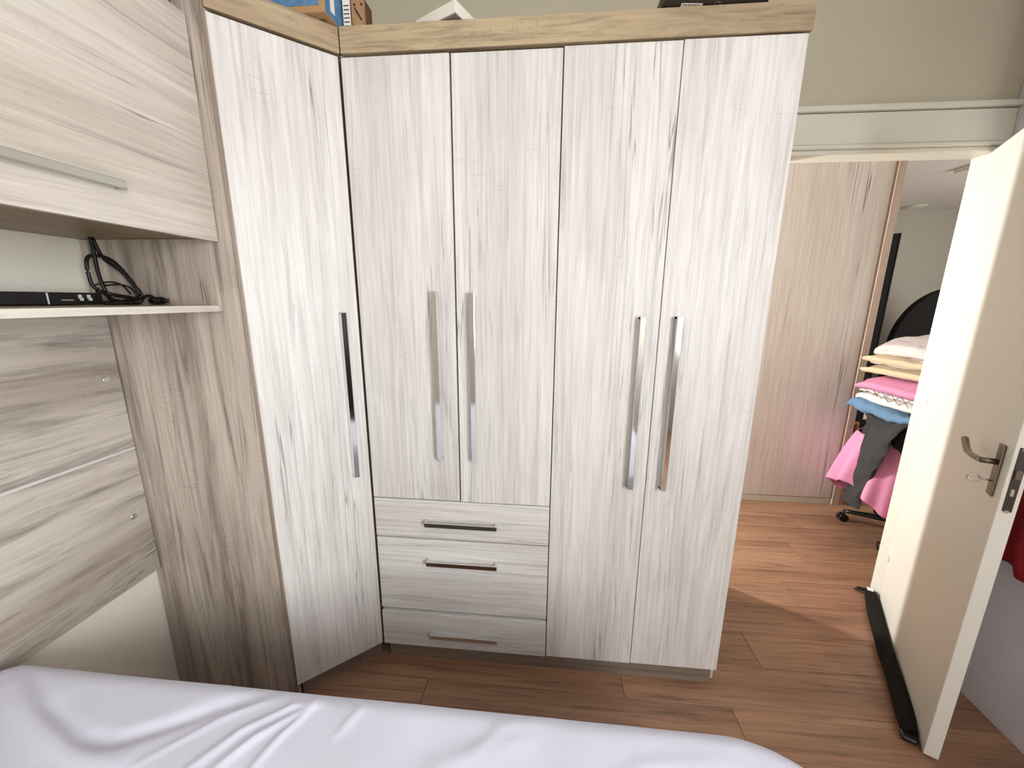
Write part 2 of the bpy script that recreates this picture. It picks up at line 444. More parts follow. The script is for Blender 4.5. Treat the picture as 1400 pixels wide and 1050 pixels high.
def handle(parent, p0, p1, out, w=.019, depth=.030, th=.0065):
    """chrome bar pull: flat bar standing off on two end feet"""
    p0, p1, out = Vector(p0), Vector(p1), Vector(out).normalized(); ax = (p1 - p0); Ln = ax.length; ax.normalize(); sd = ax.cross(out).normalized()
    g = G().obox(p0 - sd * w / 2 + out * (depth - th), ax * Ln, sd * w, out * th, bev=.0012, seg=2)
    for q in (p0, p1 - ax * .009): g.obox(q - sd * w / 2, ax * .009, sd * w, out * (depth - th + .001), bev=.0008)
    # the bar is a channel: one flank runs back to the door
    g.obox(p0 - sd * w / 2, ax * Ln, sd * .0035, out * (depth - th + .001), bev=.0005)
    return g.build('handle', 'chrome', parent)


doors = [(-.685, -.3300, .774, 2.318, (-.398, .955, 1.588)), (-.3235, .0275, .772, 2.316, (-.264, .955, 1.584)),
         (.0315, .3835, .064, 2.320, (.323, .874, 1.507)), (.3865, .7345, .066, 2.322, (.443, .874, 1.509))]
OUT = (0, -1, 0)
for x0, x1, z0, z1, (hx, h0, h1) in doors:
    d = G().box(x0, x1, YD, YD + DTH, z0, z1, bev=.0012, seg=2).build('door', 'pale_z', wr)
    handle(d, (hx, YD, h0), (hx, YD, h1), OUT)
for z0, z1, hz in ((.598, .768, .676), (.250, .592, .497), (.064, .234, .140)):
    d = G().box(-.685, .0275, YD + (.004 if z1 < .3 else 0) * -1, YD + DTH, z0, z1, bev=.0014, seg=2).build('drawer', 'pale_x', wr)
    handle(d, (-.178, YD, hz), (-.470, YD, hz), OUT)

# ------------------------------------------------------------------ corner wardrobe
P0 = Vector((-.944, 1.150, 0)); P1 = Vector((-.688, 1.376, 0)); cdir = (P1 - P0).normalized(); cn = Vector((cdir.y, -cdir.x, 0))
cw = thing('corner_wardrobe', 'pale oak corner wardrobe with one angled door and a tall oak side panel', 'wardrobe', (-1.1, 1.6, 0))
b0 = P0 - cn * .022; b1 = P1 - cn * .022
G().prism([(XL + .004, 1.176), (b0.x - .006, 1.176), (b0.x + .004, b0.y + .004), (b1.x - .006, b1.y), (-.690, 1.42), (-.690, 1.895), (XL + .004, 1.895)], .062, 2.335).build('body', 'carcass', cw)
bx('side_panel', 'oak_z', cw, XL + .003, -.947, 1.155, 1.174, 0, 2.401, bev=.0012)
G().obox(P0 + cdir * -.0085 - cn * .019, cdir * .0065, cn * .0185, (0, 0, 2.398), bev=.0005).build('edge_strip', 'edge', cw)
cd = G().obox(P0 + cdir * .002 - cn * .019 + Vector((0, 0, .069)), cdir * .336, cn * .019, (0, 0, 2.249), bev=.0012, seg=2).build('door', 'pale_z', cw)
hp = P0 + cdir * .283
handle(cd, hp + Vector((0, 0, .888)), hp + Vector((0, 0, 1.513)), cn)
G().obox(P0 - cn * .016 + Vector((0, 0, 2.327)), cdir * .344, cn * .018, (0, 0, .074), bev=.001).build('cornice', 'oak_x', cw)
th_ = math.atan2(cdir.y, cdir.x); cc_ = [o for o in cw.children if o.name.startswith('cornice')][0]
cc_.data.transform(Matrix.Rotation(-th_, 4, 'Z')); cc_.rotation_euler.z = th_
G().obox(P0 + cdir * .02 - cn * .030, cdir * .318, cn * .012, (0, 0, .060)).build('plinth', 'plinth', cw)

# ------------------------------------------------------------------ overhead cabinet, open shelf, headboard on the left wall
oc = thing('overhead_cabinet', 'pale oak overhead cabinet with a flap door above the open shelf', 'cabinet', (-1.23, .7, 1.73))
bx('body', 'carcass', oc, XL + .004, -1.020, .10, 1.150, 1.752, 2.300)
bx('bottom_panel', 'oak_y', oc, XL + .004, -1.020, .10, 1.150, 1.735, 1.751)
od = bx('flap_door', 'pale_y', oc, -1.018, -1.000, .10, 1.149, 1.726, 2.312, bev=.0012, seg=2)
g = G().box(-.979, -.973, .44, .884, 1.803, 1.822, bev=.002).box(-1.0, -.975, .876, .884, 1.803, 1.822, bev=.001).box(-1.0, -.975, .44, .448, 1.803, 1.822, bev=.001)
g.build('handle', 'alu', od)

sh = thing('open_shelf', 'oak wall shelf with an upright end below the overhead cabinet', 'shelf', (-1.23, .7, 1.53))
bx('shelf_board', wood('shelf_board_oak', srgb(206, 188, 170), srgb(186, 166, 146), srgb(130, 108, 92), 'y', .4, .4), sh, XL + .004, -1.020, .10, 1.136, 1.519, 1.537, bev=.0008)
bx('front_edge', 'pale_y', sh, -1.0198, -1.0185, .10, 1.136, 1.519, 1.537)
bx('end_panel', 'oak_z', sh, XL + .004, -1.020, 1.138, 1.1535, 1.519, 1.734, bev=.0008)

hb = thing('headboard', 'grey oak headboard of two boards joined by a thin metal strip', 'headboard', (-1.445, .6, .56))
bx('upper_board', 'grey_y', hb, XL + .002, -1.432, .10, 1.152, 1.051, 1.516, bev=.001)
bx('lower_board', 'grey_y', hb, XL + .002, -1.432, .10, 1.152, .562, 1.040, bev=.001)
bx('metal_strip', 'strip', hb, XL + .002, -1.427, .10, 1.150, 1.0405, 1.0505, bev=.002)
for y, z in ((1.108, 1.297), (1.100, .807), (.25, 1.297), (.25, .807)):
    G().cyl((-1.434, y, z), (-1.427, y, z), .011, 20, .009).build('screw_cap', 'chrome', hb)

# ------------------------------------------------------------------ bed
bed = thing('bed', 'bed with a wrinkled white fitted sheet in the foreground', 'bed', (-.4, .0, 0))
BX0, BX1, BY0, BY1, BZ = -1.425, .680, -.70, .735, .622
bx('bed_base', 'basefab', bed, BX0 + .02, BX1 - .05, BY0 + .02, BY1 - .03, .08, .34, bev=.015, seg=2)
for x in (BX0 + .15, BX1 - .2):
    for y in (BY0 + .15, BY1 - .15): G().cyl((x, y, 0), (x, y, .08), .025, 14).build('leg', 'black', bed)

FOLDS = [  # polyline, amplitude, width
    ([(-1.296, .699), (-1.164, .629), (-.990, .570), (-.916, .567), (-.835, .604), (-.741, .656), (-.650, .704)], -.011, .022),
    ([(-1.291, .661), (-1.129, .591), (-.954, .536), (-.857, .532)], .010, .035),
    ([(-.704, .534), (-.651, .614), (-.574, .677), (-.513, .695)], .007, .011),
    ([(-.653, .539), (-.611, .606), (-.526, .687)], .008, .012),
    ([(-.579, .546), (-.558, .616), (-.523, .682)], .007, .011),
    ([(-.821, .529), (-.718, .631), (-.637, .688)], .004, .010),
    ([(-.438, .627), (-.405, .698)], .004, .014),
    ([(-.142, .613), (-.072, .682), (.044, .724)], .003, .020),
    ([(.189, .694), (.319, .707), (.436, .689)], .002, .016),
    ([(-.30, .50), (-.18, .60), (-.02, .66)], .003, .03), ([(.10, .55), (.22, .63), (.40, .66)], .003, .025)]


def fold_h(x, y):
    h = .004 * noise.noise(Vector((x * 4.5, y * 4.5, 0))) + .0025 * noise.noise(Vector((x * 9 + y * 3, y * 12 - x * 3, 2)))
    for pts, a, w in FOLDS:
        best = 9; tt = 0
        if x < min(p[0] for p in pts) - .1 or x > max(p[0] for p in pts) + .1 or y < min(p[1] for p in pts) - .1: continue
        for k, ((ax_, ay_), (bx_, by_)) in enumerate(zip(pts, pts[1:])):
            dx, dy = bx_ - ax_, by_ - ay_; t = max(0, min(1, ((x - ax_) * dx + (y - ay_) * dy) / (dx * dx + dy * dy)))
            d = math.hypot(x - ax_ - dx * t, y - ay_ - dy * t)
            if d < best: best = d; tt = (k + t) / (len(pts) - 1)
        if best < 3 * w: h += a * 1.05 * math.exp(-(best / (w * .75)) ** 2) * (.35 + .65 * math.sin(math.pi * min(1, max(0, tt)) * .85 + .2))
    return h


def outline(inset, n=1100, Rfoot=.27, Rhead=.07):
    a, b = (BX1 - BX0) / 2 - inset, (BY1 - BY0) / 2 - inset; RF = max(Rfoot - inset, .02); RH = max(Rhead - inset * .5, .02)
    cx, cyy = (BX0 + BX1) / 2, (BY0 + BY1) / 2; h = math.pi / 2; out = []
    segs = [(2 * (b - RF), lambda s_: (a, -b + RF + s_)), (h * RF, lambda s_: (a - RF + RF * math.cos(s_ / RF), b - RF + RF * math.sin(s_ / RF))),
            (2 * a - RF - RH, lambda s_: (a - RF - s_, b)), (h * RH, lambda s_: (-a + RH + RH * math.cos(h + s_ / RH), b - RH + RH * math.sin(h + s_ / RH))),
            (2 * (b - RH), lambda s_: (-a, b - RH - s_)), (h * RH, lambda s_: (-a + RH + RH * math.cos(2 * h + s_ / RH), -b + RH + RH * math.sin(2 * h + s_ / RH))),
            (2 * a - RF - RH, lambda s_: (-a + RH + s_, -b)), (h * RF, lambda s_: (a - RF + RF * math.cos(3 * h + s_ / RF), -b + RF + RF * math.sin(3 * h + s_ / RF)))]
    tot = sum(l for l, _ in segs)
    for i in range(n):
        s_ = tot * i / n; k = 0
        while s_ > segs[k][0] and k < 7: s_ -= segs[k][0]; k += 1
        x, y = segs[k][1](s_); out.append((x + cx, y + cyy))
    return out


g = G(); rings = []; RE = .055
for z in (.345, .42, .50, BZ - RE):
    ins = .0 if z > .4 else .012
    rings.append([g.bm.verts.new((x, y, z + .004 * math.sin(i * .08))) for i, (x, y) in enumerate(outline(ins))])
for k in range(1, 8):
    a = math.pi / 2 * k / 8; ins = RE * (1 - math.cos(a)); z = BZ - RE + RE * math.sin(a)
    rings.append([g.bm.verts.new((x, y, z + fold_h(x, y) * k / 8)) for x, y in outline(ins)])
base_o = outline(RE); cxb, cyb = (BX0 + BX1) / 2, (BY0 + BY1) / 2
cur = RE
while cur < .66:
    rings.append([g.bm.verts.new((x, y, BZ + fold_h(x, y))) for x, y in outline(cur)])
    cur += .0045 if cur < .22 else .02
for A, B in zip(rings, rings[1:]):
    n = len(A)
    for i in range(n): g.bm.faces.new((A[i], A[(i + 1) % n], B[(i + 1) % n], B[i])).smooth = True
g.bm.faces.new(rings[-1])
g.build('fitted_sheet', 'sheet', bed)

# ------------------------------------------------------------------ set-top box and cables on the open shelf
st = thing('set_top_box', 'slim black set-top box with white marks on the open shelf', 'electronics', (-1.32, .85, 1.548))
bx('case', 'black', st, -1.44, -1.30, .60, 1.045, 1.5485, 1.582, bev=.003, seg=2)
bx('front_divider', 'led', st, -1.3005, -1.2985, .915, .918, 1.551, 1.580)
for y in (.985, 1.006):
    g = G(); g.box(-1.3005, -1.2988, y, y + .008, 1.566, 1.576).box(-1.3005, -1.2988, y + .003, y + .011, 1.560, 1.568); g.build('white_mark', 'led', st)
bx('indicator', 'alu', st, -1.3005, -1.2988, .945, .972, 1.560, 1.563)
cb = thing('cable_bundle', 'tangled black power cable hanging from the cabinet onto the shelf', 'cable', (-1.36, 1.09, 1.548))
CX = -1.345
for nm, pts, r in [
        ('hanging_cable', [(-1.36, 1.094, 1.744), (-1.355, 1.091, 1.690), (-1.35, 1.087, 1.648), (-1.34, 1.084, 1.606), (-1.33, 1.088, 1.562)], .0052),
        ('looped_cable', [(-1.36, 1.099, 1.743), (-1.345, 1.105, 1.687), (-1.300, 1.110, 1.647), (-1.265, 1.112, 1.603), (-1.25, 1.114, 1.575), (-1.262, 1.112, 1.556), (-1.31, 1.11, 1.554), (-1.34, 1.072, 1.556)], .0052),
        ('looped_cable', [(-1.35, 1.105, 1.691), (-1.36, 1.083, 1.690), (-1.36, 1.071, 1.672), (-1.36, 1.069, 1.636), (-1.36, 1.073, 1.604), (-1.35, 1.081, 1.588)], .0050),
        ('looped_cable', [(-1.35, 1.100, 1.694), (-1.31, 1.104, 1.674), (-1.272, 1.106, 1.626), (-1.252, 1.106, 1.585), (-1.268, 1.104, 1.558)], .0050),
        ('thin_wire', [(-1.36, 1.070, 1.603), (-1.33, 1.095, 1.615), (-1.30, 1.105, 1.606), (-1.28, 1.108, 1.580)], .0026),
        ('thin_wire', [(-1.345, 1.09, 1.604), (-1.31, 1.105, 1.608), (-1.28, 1.108, 1.600), (-1.262, 1.108, 1.582)], .0026),
        ('coiled_cable', [(-1.34, 1.063, 1.589), (-1.31, 1.09, 1.576), (-1.275, 1.105, 1.568), (-1.255, 1.108, 1.556), (-1.275, 1.085, 1.553), (-1.315, 1.06, 1.553), (-1.30, 1.055, 1.555)], .0055),
        ('coiled_cable', [(-1.33, 1.07, 1.586), (-1.295, 1.075, 1.560), (-1.255, 1.09, 1.555), (-1.24, 1.10, 1.560), (-1.262, 1.11, 1.564), (-1.30, 1.10, 1.559)], .0052),
        ('plug_cord', [(-1.252, 1.11, 1.562), (-1.232, 1.112, 1.575), (-1.212, 1.112, 1.572), (-1.206, 1.11, 1.562)], .0042)]:
    G().tube(pts, r, 8, smooth=6).build(nm, 'cable', cb)
pg = thing('power_plug', 'black power plug lying at the end of the cable on the shelf', 'plug', (-1.17, 1.105, 1.548))
G().cyl((-1.215, 1.112, 1.5605), (-1.172, 1.104, 1.5605), .0115, 16, .0115).build('plug_body', 'black', pg)
G().cyl((-1.173, 1.104, 1.5605), (-1.150, 1.100, 1.5605), .007, 12, .006).build('plug_neck', 'black', pg)
for dy in (-.004, .004): G().cyl((-1.151, 1.100 + dy, 1.5605), (-1.133, 1.097 + dy, 1.5605), .0018, 8).build('pin', 'alu', pg)

for o in (st, cb, pg): o.location.z -= .010

# ------------------------------------------------------------------ things on top of the wardrobe
TZ = 2.402
bb = thing('cardboard_box', 'blue printed cardboard box with tan edges overhanging the corner wardrobe top', 'box', (-.83, 1.46, TZ))
ux = Vector((-1, .0, 0)); uy = Vector((.10, .995, 0)); c0 = Vector((-.690, 1.311, TZ))
G().obox(c0, ux * .30, uy * .20, (0, 0, .15), bev=.002).build('carton', 'card', bb)
G().obox(c0 + ux * .016 - uy * .0012 + Vector((0, 0, .017)), ux * .27, uy * .0014, (0, 0, .12)).build('front_print', 'blue', bb)
G().obox(c0 - ux * .0012 + uy * .006 + Vector((0, 0, .002)), ux * .0014, uy * .186, (0, 0, .14)).build('side_print', 'blue', bb)
G().obox(c0 - ux * .0022 + uy * .030 + Vector((0, 0, .018)), ux * .0014, uy * .02, (0, 0, .09)).build('side_label', 'paper', bb)
G().obox(c0 + ux * .02 + uy * .03 - Vector((0, 0, .0008)), ux * .1, uy * .18, (0, 0, .001)).build('bottom_flap', 'carddark', bb)

b2 = thing('label_box', 'small cardboard box with a white printed label beside the blue box', 'box', (-.655, 1.49, TZ))
q0 = Vector((-.612, 1.29, TZ))
G().obox((-.674, 1.395, TZ), (.030, 0, 0), (0, .16, 0), (0, 0, .15), bev=.0015).build('carton', 'carddark', b2)
G().obox((-.672, 1.3935, TZ + .002), (.024, 0, 0), (0, .0015, 0), (0, 0, .13)).build('label', 'paper', b2)
for k in range(6): G().obox((-.669, 1.3928, TZ + .008 + k * .011), (.018, 0, 0), (0, .001, 0), (0, 0, .003)).build('printed_line', 'ink', b2)
pb = thing('wooden_board', 'brown wooden board with drilled holes standing on the wardrobe top', 'board', (-.61, 1.40, TZ))
g = G().obox((-.642, 1.388, TZ), (.040, 0, 0), (0, .016, 0), (0, 0, .16), bev=.0015); g.build('panel', 'board', pb)
for x in (-.630, -.607): G().cyl((x, 1.3885, TZ + .062), (x, 1.386, TZ + .062), .0035, 12).build('hole', 'ink', pb)
G().obox((-.632, 1.3865, TZ + .052), (.022, 0, -.034), (0, .0016, 0), (.003, 0, .0035)).build('groove', 'ink', pb)

wt = thing('white_tray', 'white plastic tray lying with its corner over the wardrobe edge', 'tray', (-.33, 1.45, TZ))
e1 = (Vector((-.36, 1.384, 0)) - Vector((-.299, 1.351, 0))).normalized(); e2 = Vector((-e1.y, e1.x, 0)) * -1
e2 = Vector((.43, .90, 0)).normalized()
k0 = Vector((-.299, 1.349, TZ))
G().obox(k0 + Vector((0, 0, .004)), e1 * .17, e2 * .16, (0, 0, .033), bev=.002, seg=2).build('shell', 'white_pl', wt)
G().obox(k0 + e1 * .003 + e2 * .003, e1 * .164, e2 * .154, (0, 0, .004)).build('inner_face', 'grey_pl', wt)

bd = thing('black_device', 'flat black electronic device with a barcode label overhanging the wardrobe top', 'electronics', (.47, 1.45, TZ))
G().prism([(.309, 1.385), (.317, 1.345), (.330, 1.341), (.606, 1.3705), (.612, 1.385), (.612, 1.55), (.309, 1.55)], TZ, TZ + .035, bev=.002).build('case', 'black', bd)
G().obox((.364, 1.362, TZ - .0006), (.061, .006, 0), (0, .014, 0), (0, 0, .0012)).build('barcode_label', 'paper', bd)
for k in range(7): G().obox((.370 + k * .007, 1.3655 + k * .0007, TZ - .0009), (.0028, 0, 0), (0, .006, 0), (0, 0, .0012)).build('barcode_bar', 'ink', bd)
G().tube([(.466 + .008 * math.cos(a), 1.372 + .008 * math.sin(a), TZ - .0004) for a in np.linspace(0, 2 * math.pi, 20)], .0012, 6, smooth=1).build('rubber_foot', 'grey_pl', bd)
G().obox((.320, 1.3425, TZ + .002), (.286, .030, 0), (0, .003, 0), (0, 0, .006)).build('rim', 'grey_pl', bd)
sb = thing('brown_box', 'brown box lying on top of the overhead cabinet', 'box', (-1.12, .9, 2.313))
G().box(-1.20, -1.008, .70, 1.12, 2.3135, 2.44, bev=.002).build('carton', 'carddark', sb)
G().box(-1.205, -1.004, .695, 1.125, 2.40, 2.445, bev=.002).build('box_lid', 'card', sb)

# ------------------------------------------------------------------ draught stopper along the door bottom
ds = thing('draught_stopper', 'long black fabric draught stopper lying along the bottom of the open door', 'draught stopper', LP(.38, .035, 0))
path = [LP(t, .0335 + .006 * math.sin(t * 7), .0275) for t in np.linspace(-.06, .80, 14)]
G().tube(path, .029, 16, flat=.85, smooth=3, rs=[.020] + [.028, .029, .030, .029, .028, .029, .030, .029, .030, .029, .030, .029] + [.024]).build('fabric_tube', 'felt', ds)
for e in (Vector((-.055, .035, -.018)), Vector((-.028, .055, -.02))):
    s0 = path[0]; G().tube([s0, s0 + e * .6, s0 + e], .011, 8, flat=.35, smooth=4, rs=[.016, .011, .005]).build('strap', 'felt', ds)
G().obox(LP(-.045, .025, .0530), da * .028, dn * .026, (0, 0, .0012)).build('cloth_tag', 'tag', ds)
G().obox(LP(.79, .012, .010), da * .045, dn * .04, (0, 0, .018), bev=.004).build('end_cap', 'black', ds)

# ------------------------------------------------------------------ red garment hanging on the right wall
rg = thing('red_garment', 'dark red garment hanging on the grey wall behind the open door', 'clothing', (1.69, 1.33, .62))


def redfn(u, v):
    y = 1.475 - .30 * u; z = .605 + v * .72 + .02 * math.sin(u * 9) * (1 - v) + .05 * u * (1 - v)
    return Vector((XR - .030 - .018 * math.sin(u * 17 + v * 2) - .01 * math.sin(v * 6), y + .01 * math.sin(v * 11), z))


solidify(G().grid(redfn, 40, 24).build('cloth', 'red', rg), .006)
G().cyl((XR, 1.33, 1.335), (XR - .05, 1.33, 1.345), .006, 10).build('hook', 'alu', rg)

# ------------------------------------------------------------------ hall and next room
HZ = 2.70
wall('wall_hall', 'wall_white', [(-.75, 2.30, 3.62, 3.72, 0, HZ), (2.30, 2.38, 3.62, 5.65, 0, HZ)], 'white wall behind the hall wardrobe')
wall('wall_next', 'wall_next', [(2.30, 5.5, 5.65, 5.75, 0, HZ), (5.5, 5.6, 2.0, 5.75, 0, HZ), (1.90, 5.5, 1.91, 1.995, 0, HZ)], 'greige wall of the next room')
wall('wall_pier', 'wall', [(2.38, 4.265, 5.50, 5.65, 0, HZ)], 'cream wall pier in the next room')
wall('wall_hall_end', 'wall_white', [(-.75, -.65, 2.0, 3.72, 0, .9), (-.75, -.65, 2.0, 2.4, .9, 2.2), (-.75, -.65, 3.3, 3.72, .9, 2.2), (-.75, -.65, 2.0, 3.72, 2.2, HZ)], 'white end wall of the hall with a window')
wall('ceiling_next', 'ceil', [(-.75, 5.6, 1.995, 5.75, HZ, HZ + .1)], 'white ceiling of the next room')
bsb = wall('baseboard_hall', 'trim', [(2.381, 2.394, 3.72, 5.5, 0, .08), (2.394, 4.26, 5.486, 5.499, 0, .08)], 'white baseboard')

hw = thing('hall_wardrobe', 'tall rosy white wood wardrobe in the hall seen through the doorway', 'wardrobe', (1.6, 3.3, 0))
HY = 2.99
bx('body', 'carcass', hw, .82, 2.262, HY + .02, 3.61, .012, 2.515)
bx('door', 'pink_z', hw, 1.545, 2.252, HY, HY + .018, .055, 2.50, bev=.0015)
bx('door', 'pink_z', hw, .83, 1.539, HY, HY + .018, .055, 2.50, bev=.0015)
bx('plinth', 'trim', hw, .83, 2.256, HY + .004, HY + .02, .0, .050)
bx('side_panel', wood('rosy_side_panel', srgb(205, 186, 172), srgb(190, 170, 156), srgb(150, 126, 112), 'z', .3, .3), hw, 2.263, 2.312, HY - .012, 3.61, 0, 2.52, bev=.0015)
bx('edge_band', 'edge', hw, 2.2535, 2.2625, HY - .004, HY + .02, .05, 2.515)

# ceiling fittings
cl = thing('ceiling_light', 'slim white light tube on the next room ceiling', 'light', (3.53, 3.93, HZ - .03))
bx('housing', 'glow', cl, 3.51, 3.55, 3.80, 4.03, HZ - .022, HZ, bev=.004)
bx('tube', 'glow', cl, 3.52, 3.54, 3.79, 4.04, HZ - .034, HZ - .022, bev=.003)
dl = thing('ceiling_downlight', 'small flat white downlight on the ceiling near the far wall', 'downlight', (4.36, 5.40, HZ - .02))  # flat downlight, built as plain unlit white discs
G().cyl((4.38, 5.40, HZ - .02), (4.38, 5.40, HZ), .10, 28).build('ring', 'trim', dl)
G().cyl((4.38, 5.40, HZ - .024), (4.38, 5.40, HZ - .019), .075, 24).build('lens', 'glow', dl)

tp = thing('tall_black_panel', 'tall narrow black panel rising behind the hall wardrobe edge', 'panel', (3.3, 4.42, 0))
bx('panel_board', 'blackmat', tp, 3.06, 3.484, 4.40, 4.44, .04, 2.234, bev=.004)
bx('frame_edge', 'blackmat', tp, 3.472, 3.488, 4.395, 4.445, .04, 2.238, bev=.002)
for x in (3.1, 3.44): bx('foot', 'black', tp, x - .02, x + .02, 4.32, 4.52, 0, .04, bev=.004)

ah = thing('arched_headboard', 'tall black arched headboard behind the piled clothes', 'headboard', (4.3, 4.62, 0))
arch = [(-.555, 0)] + [(-.555 * math.cos(a), 1.06 + .66 * math.sin(a)) for a in np.linspace(0, math.pi, 33)] + [(.555, 0)]
G().vprism(arch, (4.312, 4.58, 0), (1, 0, 0), (0, 0, 1), (0, .07, 0)).build('upholstered_panel', 'blackmat', ah)
G().tube([(4.312 + x, 4.58, z) for x, z in arch], .010, 8, smooth=1).build('piping', 'blackmat', ah)

lc = thing('low_cabinet', 'low black cabinet with a pale top behind the clothes chair', 'cabinet', (2.95, 3.55, 0))
bx('body', 'blackmat', lc, 2.60, 3.20, 3.50, 3.61, .05, .825, bev=.003)
bx('top_board', 'trim', lc, 2.58, 3.22, 3.48, 3.61, .826, .846, bev=.002)
for x in (2.63, 3.17): bx('foot', 'black', lc, x - .02, x + .02, 3.50, 3.60, 0, .05)
bx('paper_note', 'paper', lc, 2.775, 2.90, 3.4975, 3.4995, .56, .74)
fr = thing('picture_frame', 'narrow orange wood frame leaning beside the hall wardrobe', 'frame', (2.66, 3.38, 0))
for a in ((2.60, 2.622, .003, .56), (2.666, 2.680, .003, .56)): bx('stile', 'skin_or', fr, a[0], a[1], 3.40, 3.425, a[2], a[3], bev=.001)
bx('rail', 'skin_or', fr, 2.6225, 2.6655, 3.40, 3.425, .54, .56); bx('rail', 'skin_or', fr, 2.6225, 2.6655, 3.40, 3.425, .003, .04)
pc = thing('floor_cable', 'thin dark cable looped on the floor beside the hall wardrobe', 'cable', (2.4, 3.1, 0))
G().tube([(2.33, 3.02, .004), (2.38, 3.08, .02), (2.43, 3.14, .10), (2.47, 3.16, .11), (2.47, 3.14, .06), (2.42, 3.06, .02), (2.40, 2.98, .004), (2.44, 2.95, .004)], .004, 8, smooth=6).build('wire', 'cable', pc)

# office chair under the clothes
CC = Vector((2.425, 2.575, 0))
oc2 = thing('office_chair', 'black office chair on castors buried under piled clothes', 'chair', CC)
angs = [math.atan2(2.713 - CC.y, 2.217 - CC.x) + k * 2 * math.pi / 5 for k in range(5)]
angs = [a - math.radians(3) for a in angs]
RC = .300
G().cyl(CC + Vector((0, 0, .075)), CC + Vector((0, 0, .135)), .045, 20).build('hub', 'black', oc2)
G().cyl(CC + Vector((0, 0, .13)), CC + Vector((0, 0, .44)), .027, 18).build('gas_column', 'steel_dark', oc2)
for a in angs:
    e = CC + Vector((math.cos(a), math.sin(a), 0)) * RC
    lg = G().tube([CC + Vector((0, 0, .105)), CC * .5 + e * .5 + Vector((0, 0, .095)), e + Vector((0, 0, .078))], .022, 10, flat=.8, rs=[.028, .022, .016]).build('base_leg', 'black', oc2)
    tn = Vector((-math.sin(a + .5), math.cos(a + .5), 0))
    cs = G()
    for s_ in (-1, 1): cs.cyl(e + tn * (s_ * .006) + Vector((0, 0, .029)), e + tn * (s_ * .024) + Vector((0, 0, .029)), .0285, 20)
    cs.cyl(e + Vector((0, 0, .03)), e + Vector((0, 0, .08)), .008, 10)
    cs.build('castor', 'black', oc2)


def slab(cx, cy_, z0, sx, sy_, h, rot, wr=.008, layers=0, sag=0.0, e=3.2, seed=0, nu=72, nv=20, lean=(0, 0), tilt=0.0):
    """soft folded cloth block: rounded footprint, bulging side, wrinkles, fold grooves"""
    def fn(u, v):
        a = 2 * math.pi * u; c, s_ = math.cos(a), math.sin(a)
        rr = (abs(c) ** e + abs(s_) ** e) ** (-1 / e)
        t = -1 + 2 * v; prof = max(0.0, 1 - abs(t) ** 4) ** .25
        inner = .02 if v in (0, 1) else 1
        if abs(t) > .97: prof = max(prof, .0)
        k = (prof * .16 + .84) if .04 < v < .96 else (.80 if 0 < v < 1 else 0.0)
        x, y = c * rr * sx / 2 * k, s_ * rr * sy_ / 2 * k
        nz = noise.noise(Vector((c * 2.3 + seed, s_ * 2.3, v * 4 + seed)))
        gro = -.010 * (math.cos(2 * math.pi * layers * v + c * 1.2) ** 8) if layers and 0 < v < 1 else 0
        x += c * (nz * wr + gro); y += s_ * (nz * wr + gro)
        z = z0 + h * v + wr * .8 * noise.noise(Vector((x * 9 + seed, y * 9, 5))) * v - sag * (abs(c * rr * k) ** 2.5) * (1 if c < 0 else .3) + tilt * x
        xr = x * math.cos(rot) - y * math.sin(rot); yr = x * math.sin(rot) + y * math.cos(rot)
        return Vector((cx + xr + lean[0] * v, cy_ + yr + lean[1] * v, z))
    return G().grid(fn, nu, nv, closeu=True)


sc = slab(CC.x, CC.y, .44, .50, .48, .09, 0, .002).build('seat', 'blackmat', oc2)
G().obox((CC.x + .25, CC.y - .02, .40), (.03, 0, 0), (0, .05, 0), (.04, 0, .35), bev=.004).build('back_support', 'black', oc2)
slab(CC.x + .31, CC.y, .56, .06, .42, .48, 0, .002).build('backrest', 'blackmat', oc2)

# clothes
GRP = 'clothes piled on the office chair'


def cloth(name, label, cat, geo, mat):
    return tag(geo.build(name, mat), label, cat, GRP)


def skirt(u, v):
    a = math.radians(75) + math.radians(300) * u; c, s_ = math.cos(a), math.sin(a)
    rr = (abs(c) ** 3 + abs(s_) ** 3) ** (-1 / 3)
    ruff = .030 * math.sin(a * 11 + .6 * math.sin(a * 3)) + .014 * math.sin(a * 23 + 1)
    d = 1 - v; flare = .272 + .085 * d ** .8 + ruff * (d ** .7)
    top = .70; low = .185 + .03 * math.sin(a * 2 + 1.2) + .16 * max(0, math.sin(a - 1.45)) ** 2 + .015 * math.sin(a * 11)
    return Vector((CC.x - .03 + c * rr * flare, CC.y + s_ * rr * flare * .86, low + (top - low) * v))


ps = G().grid(skirt, 260, 26)
pk = solidify(ps.build('pink_sheet', 'pink'), .005); tag(pk, 'pink cotton sheet hanging in folds down the chair below the dark trousers', 'sheet', GRP)


